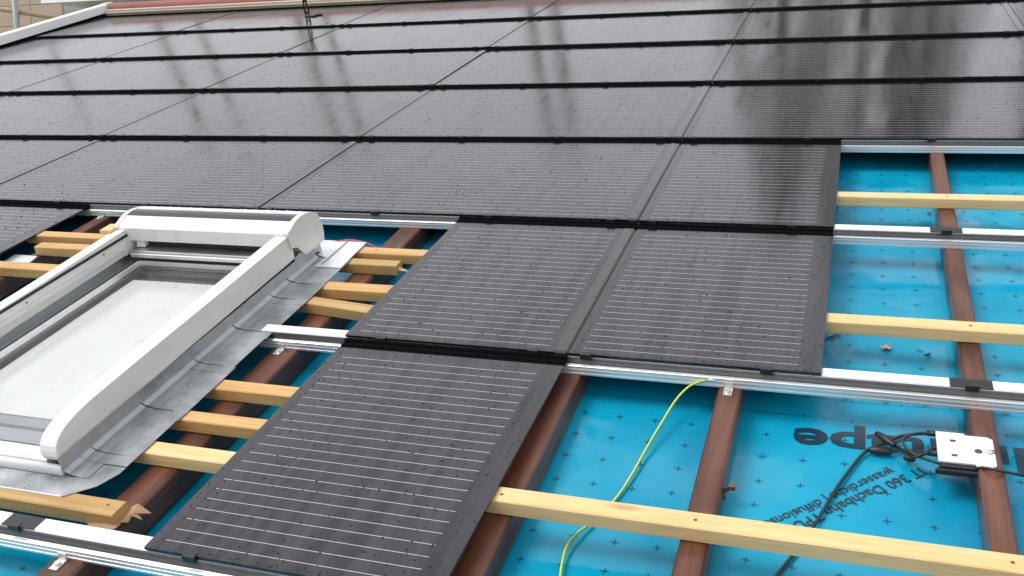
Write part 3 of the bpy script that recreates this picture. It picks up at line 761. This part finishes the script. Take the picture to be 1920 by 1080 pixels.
part('cable_gland', MB().tube(pts((1768,852,-.053),(1740,849,-.059)), .0052, 10, 1), M['blackplastic'], opt)
# far optimizer past the skylight
fo = thing('power_optimizer', px(40, 484, WO), 'small white box peeking out behind a batten past the skylight', 'optimizer')
q = [px(*a, WO)[:2] for a in ((5,492),(28,477),(70,480),(55,492))]
part('plate', MB().prism(q, 'w', WO-.0030, WO), M['optplate'], fo)
part('housing', MB().prism([(a*.98+q[0][0]*.02, b*.98+q[0][1]*.02) for a, b in q], 'w', WO-.022, WO-.0034), M['blackplastic'], fo)

# ------------------------------------------------------------------ wires
ew = thing('earth_wire', px(1200, 860, -.098), 'yellow and green earth wire hanging from the bare rail onto the blue sheet', 'wire')
ep = pts((1327,713,-.030),(1308,717,-.034),(1288,728,-.045),(1266,752,-.062),(1240,794,-.078),(1215,836,-.088),(1188,884,-.094),(1160,928,-.097),(1120,972,-.096),(1085,998,-.092),(1064,1022,-.090),(1055,1052,-.092),(1050,1085,-.094),(1046,1120,-.096))
part('core', MB().tube(ep, .0024, 8, 8), M['earth_y'], ew)
M['earth_g'] = simple('green_stripe', (.12, .38, .05), .35)
part('green_stripe', MB().tube([(a+.0012, b-.0004, c+.0004) for a, b, c in ep], .0018, 8, 8), M['earth_g'], ew)
part('eyelet', MB().tube(pts((1327,712,-.0285),(1342,713,-.0285)), .0032, 8, 1), M['clamp'], ew)
rc = MB().tube(pts((588,468,-.03),(605,459,-.016),(630,454,-.010),(655,451,-.008),(678,454,-.012),(698,461,-.022),(712,472,-.040)), .0033, 8, 8)
solo('red_cable', rc, M['pink'], px(600, 460, -.05), 'red cable looping behind the skylight end cap', 'cable')

# ------------------------------------------------------------------ leaves and debris
def leaf(x, y, r, mat, label, seed, name='dead_leaf', w=WM):
    r2 = random.Random(seed); c = px(x, y, w); n = 11; top = []; zc = WM + mh(c[0], c[1]) + .003
    for i in range(n):
        a = 2*math.pi*i/n; q = r*(1 if i % 2 else .68)*r2.uniform(.8, 1.15)
        top.append((c[0]+q*math.cos(a), c[1]+q*math.sin(a)*.8, zc + r2.uniform(0, .006)))
    vs_ = top + [(c[0], c[1], zc+.001)]; lo = [(a, b, d-.0006) for a, b, d in vs_]
    f = [(i, (i+1) % n, n) for i in range(n)] + [((i+1) % n+n+1, i+n+1, 2*n+1) for i in range(n)] + [(i, i+n+1, (i+1) % n+n+1, (i+1) % n) for i in range(n)]
    mbx = MB().add(vs_+lo, f)
    mbx.tube([(c[0]+r*.3, c[1]+r*.5, zc+.003), (c[0]+r*.7, c[1]+r*1.2, zc+.004)], .0007, 5, 1)
    return solo(name, mbx, mat, c, label, 'leaf')
leaf(1662, 656, .0145, M['leaf'], 'tan curled dead leaf lying on the blue underlay', 3)
leaf(1739, 668, .0072, M['leaf_dark'], 'small dark leaf fragment on the blue underlay near a counter batten', 5)
leaf(1742, 404, .0075, M['leaf_dark'], 'dark twig like leaf scrap beside a counter batten in the upper bay', 9)
leaf(1578, 332, .006, M['nail'], 'tiny rust brown scrap at the panel edge in the upper bay', 12)
t = thing('bent_nail_clip', px(1362, 920, -.075), 'rusty bent clip on the side of a counter batten', 'clip')
c = px(1360, 918, -.07)
part('shank', MB().tube([(.356, c[1]+.004, -.075), (.364, c[1]+.003, -.072), (.371, c[1]+.006, -.066)], .0032, 7, 3), M['nail'], t)
part('head', MB().box((.366, c[1]-.001, -.070), (.377, c[1]+.011, -.062)), M['nail'], t)
part('shank', MB().tube([(.358, c[1]+.002, -.078), (.361, c[1]-.010, -.082)], .0030, 7, 1), M['nail'], t)

# ------------------------------------------------------------------ verge, ridge and roof hook
vt = thing('verge_trim', (-4.86, 2.4, -.02), 'white metal verge trim along the roof edge', 'trim')
part('cover', MB().prism([(-4.915,-.10),(-4.905,.050),(-4.895,.062),(-4.828,.066),(-4.821,.060),(-4.819,.006),(-4.825,.006),(-4.828,.055),(-4.893,.052),(-4.903,-.10)], 'v', 1.9, 5.80), M['trim_white'], vt)
part('end_cap', MB().prism([(-4.918,-.10),(-4.908,.054),(-4.896,.066),(-4.826,.070),(-4.817,.062),(-4.815,.004)], 'v', 5.8004, 5.86), M['beige'], vt)
part('edge_profile', MB().box((-4.82, 1.9, -.012), (-4.803, 5.71, .006)), M['black'], vt)
rb = thing('ridge_board', (0, 5.75, -.02), 'beige wooden board along the ridge above the top panels', 'board')
part('board', MB().bar('u', -4.80, 2.5, 5.738, 5.765, -.10, .030, .004), M['beige'], rb)
part('drip_edge', MB().bar('u', -4.80, 2.5, 5.728, 5.7378, .002, .012, .002), M['beige'], rb)
rt = thing('ridge_roll', (0, 5.80, .03), 'red ridge roll lying behind the beige board', 'ridge')
prof = [(5.7655, -.02)] + [(5.8155+.05*math.cos(a), .026+.040*math.sin(a)) for a in [math.pi-i*math.pi/8 for i in range(9)]] + [(5.8655, -.02)]
part('roll', MB().prism(prof, 'u', -4.80, 2.5, True), M['red'], rt)
hk = thing('roof_hook', px(577, 31, -.005), 'black perforated metal hook standing on the top course', 'hook')
hb_ = px(577, 31, -.005)
hook = [(0,.0),(0,.020),(-.002,.05),(-.006,.09),(.0,.13),(.012,.17),(.03,.20)]
for s in (-1, 1):
    part('strap', MB().tube([(hb_[0]+s*(.010+.004*math.sin(z*40)), hb_[1]+a, z) for a, z in hook], .0062, 6, 4), M['blackplastic'], hk)
for z in (.02, .055, .095, .15): part('rung', MB().box((hb_[0]-.014, hb_[1]-.006, z-.006), (hb_[0]+.014, hb_[1]+.006, z+.006)), M['blackplastic'], hk)
part('foot', MB().bar('u', hb_[0]-.015, hb_[0]+.06, hb_[1]-.012, hb_[1]+.02, -.010, .004, .002), M['blackplastic'], hk)
part('foot_strut', MB().bar('u', hb_[0]+.02, hb_[0]+.085, hb_[1]+.03, hb_[1]+.045, -.010, .004, .002), M['blackplastic'], hk)

# ------------------------------------------------------------------ neighbour and scaffold beyond the verge
def pxw(x, y, Y):
    """photo pixel -> world point on the vertical plane y = Y"""
    d = CR.T @ np.array([(x-960)/FPX, (y-540)/FPX, 1.0]); d = RM.to_3x3() @ Vector(d); c = RM @ Vector(CC)
    s = (Y - c.y)/d.y; return c + d*s
YW = 11.5
A = pxw(-40, 90, YW); B = pxw(200, -10, YW); J = pxw(58, 20, YW)
nb = thing('neighbour_house', (A.x-6, YW, 0), 'tan clad neighbouring house with white eaves behind the verge', 'building', roof=False)
BASE[nb.name] = (A.x-6, YW, 0)
xr = pxw(118, 20, YW).x
part('wall_core', MB().box((A.x-6, YW+.03, 0), (xr, YW+7, B.z+1.2)), M['wall'], nb)
pw, phh = 1.22, .31
x_ = J.x - pw*8
cols = []
while x_ < xr - .05: cols.append(x_); x_ += pw
for xa in cols:
    zz = 3.0
    while zz < B.z+1.1:
        part('cladding_panel', MB().bar('u', xa+.008, min(xa+pw, xr)-.004, YW-.012, YW+.028, zz+.003, zz+phh-.003, .004), M['cladding'], nb)
        zz += phh
E0, E1 = pxw(82, 7, YW-.8), pxw(222, 1, YW-.8)
part('eaves_board', MB().box((E0.x, YW-.85, E0.z), (E0.x+6, YW-.80, E0.z+.35)), M['trim_white'], nb)
part('soffit', MB().box((E0.x, YW-.80, E0.z+.02), (E0.x+6, YW+.0, E0.z+.06)), M['white'], nb)
part('return_wall', MB().box((xr+.005, YW+.5, 0), (xr+5, YW+.8, E0.z+.02)), M['tile_roof'], nb)
YP = 8.6
T0, T1 = pxw(25, 0, YP), pxw(31.5, 48, YP)
solo('scaffold_pole', MB().tube([(T1.x, YP, 0), (T1.x, YP, T0.z+2.2)], .0242*1.6, 12, 1), M['steel'], (T1.x, YP, 0), 'upright galvanised scaffold pole in front of the tan wall', 'pole', roof=False)
H0, H1 = pxw(-10, 15.5, YP+.07), pxw(105, 33, YP+.07)
dx = (H1-H0)
solo('scaffold_ledger', MB().tube([tuple(H0-dx*2), tuple(H1+dx*.5)], .028, 10, 1), M['timberpole'], tuple(H0), 'thin tan sloping scaffold ledger crossing the tan wall', 'ledger', roof=False)
# scaffold uprights behind the ridge, mirrored in the wet panels
cm = RM @ Vector((CC[0], CC[1], -CC[2]))
UP = ['first', 'second', 'third', 'fourth', 'fifth', 'sixth']
for i_, (az, D, rr) in enumerate(((-42.2, 11.6, .09), (-40.0, 11.6, .07), (-34.45, 11.6, .10), (-32.8, 11.6, .07), (-20.3, 11.6, .09), (-18.7, 11.6, .09))):
    x = cm.x + D*math.tan(math.radians(az)); y = cm.y + D
    solo('scaffold_pole', MB().tube([(x, y, 0), (x, y, 11.9)], rr, 10, 1), M['steel'], (x, y, 0), f'tall scaffold upright behind the ridge, {UP[i_]} counting from the white verge', 'pole', 'scaffold uprights behind the ridge', roof=False)

# columnar trees behind the ridge that darken the mirrored sky
def tree(az, D, h, rad, label, seed):
    r2 = np.random.default_rng(seed)
    x = cm.x + D*math.tan(math.radians(az)); y = cm.y + D
    t = thing('conifer_tree', (x, y, 0), label, 'tree', 'trees behind the ridge', roof=False); BASE[t.name] = (x, y, 0)
    part('trunk', MB().tube([(x, y, 0), (x+.05, y, h*.5), (x, y+.03, h*.95)], lambda q: .22*(1-q)+.02, 9, 4), M['bark'], t)
    n = 2600; z = r2.uniform(.06, 1, n); prof = rad*np.minimum(1, (1-z)*2.6+.12)*np.minimum(1, z*6)*(.85+.3*np.sin(z*40)**2*.5)
    a = r2.uniform(0, 2*np.pi, n); rr = prof*np.sqrt(r2.uniform(.1, 1, n))
    c = np.stack([x+rr*np.cos(a), y+rr*np.sin(a), z*h], 1)
    d1 = r2.normal(0, 1, (n, 3)); d1 /= np.linalg.norm(d1, axis=1)[:, None]; d2 = np.cross(d1, r2.normal(0, 1, (n, 3))); d2 /= np.linalg.norm(d2, axis=1)[:, None]
    s = r2.uniform(.06, .17, (n, 1))
    V = np.stack([c-d1*s, c+d2*s*.5, c+d1*s, c-d2*s*.5], 1).reshape(-1, 3)
    part('crown', MB().add(V.tolist(), [(4*i, 4*i+1, 4*i+2, 4*i+3) for i in range(n)]), M['foliage'], t)
names = ['nearest the scaffold uprights', 'second from the scaffold uprights', 'third from the scaffold uprights', 'third from the far end', 'second from the far end', 'farthest from the scaffold uprights']
for (az, h, r_), nm, sd_ in zip(((-4.6, 15.4, 1.3), (.2, 16.8, 1.4), (4.0, 16.4, .8), (11.9, 16.6, .9), (16.5, 17.0, 1.3), (22.0, 16.6, 1.5)), names, range(20, 26)):
    tree(az, 14, h, r_, 'tall dark conifer behind the ridge, ' + nm, sd_)
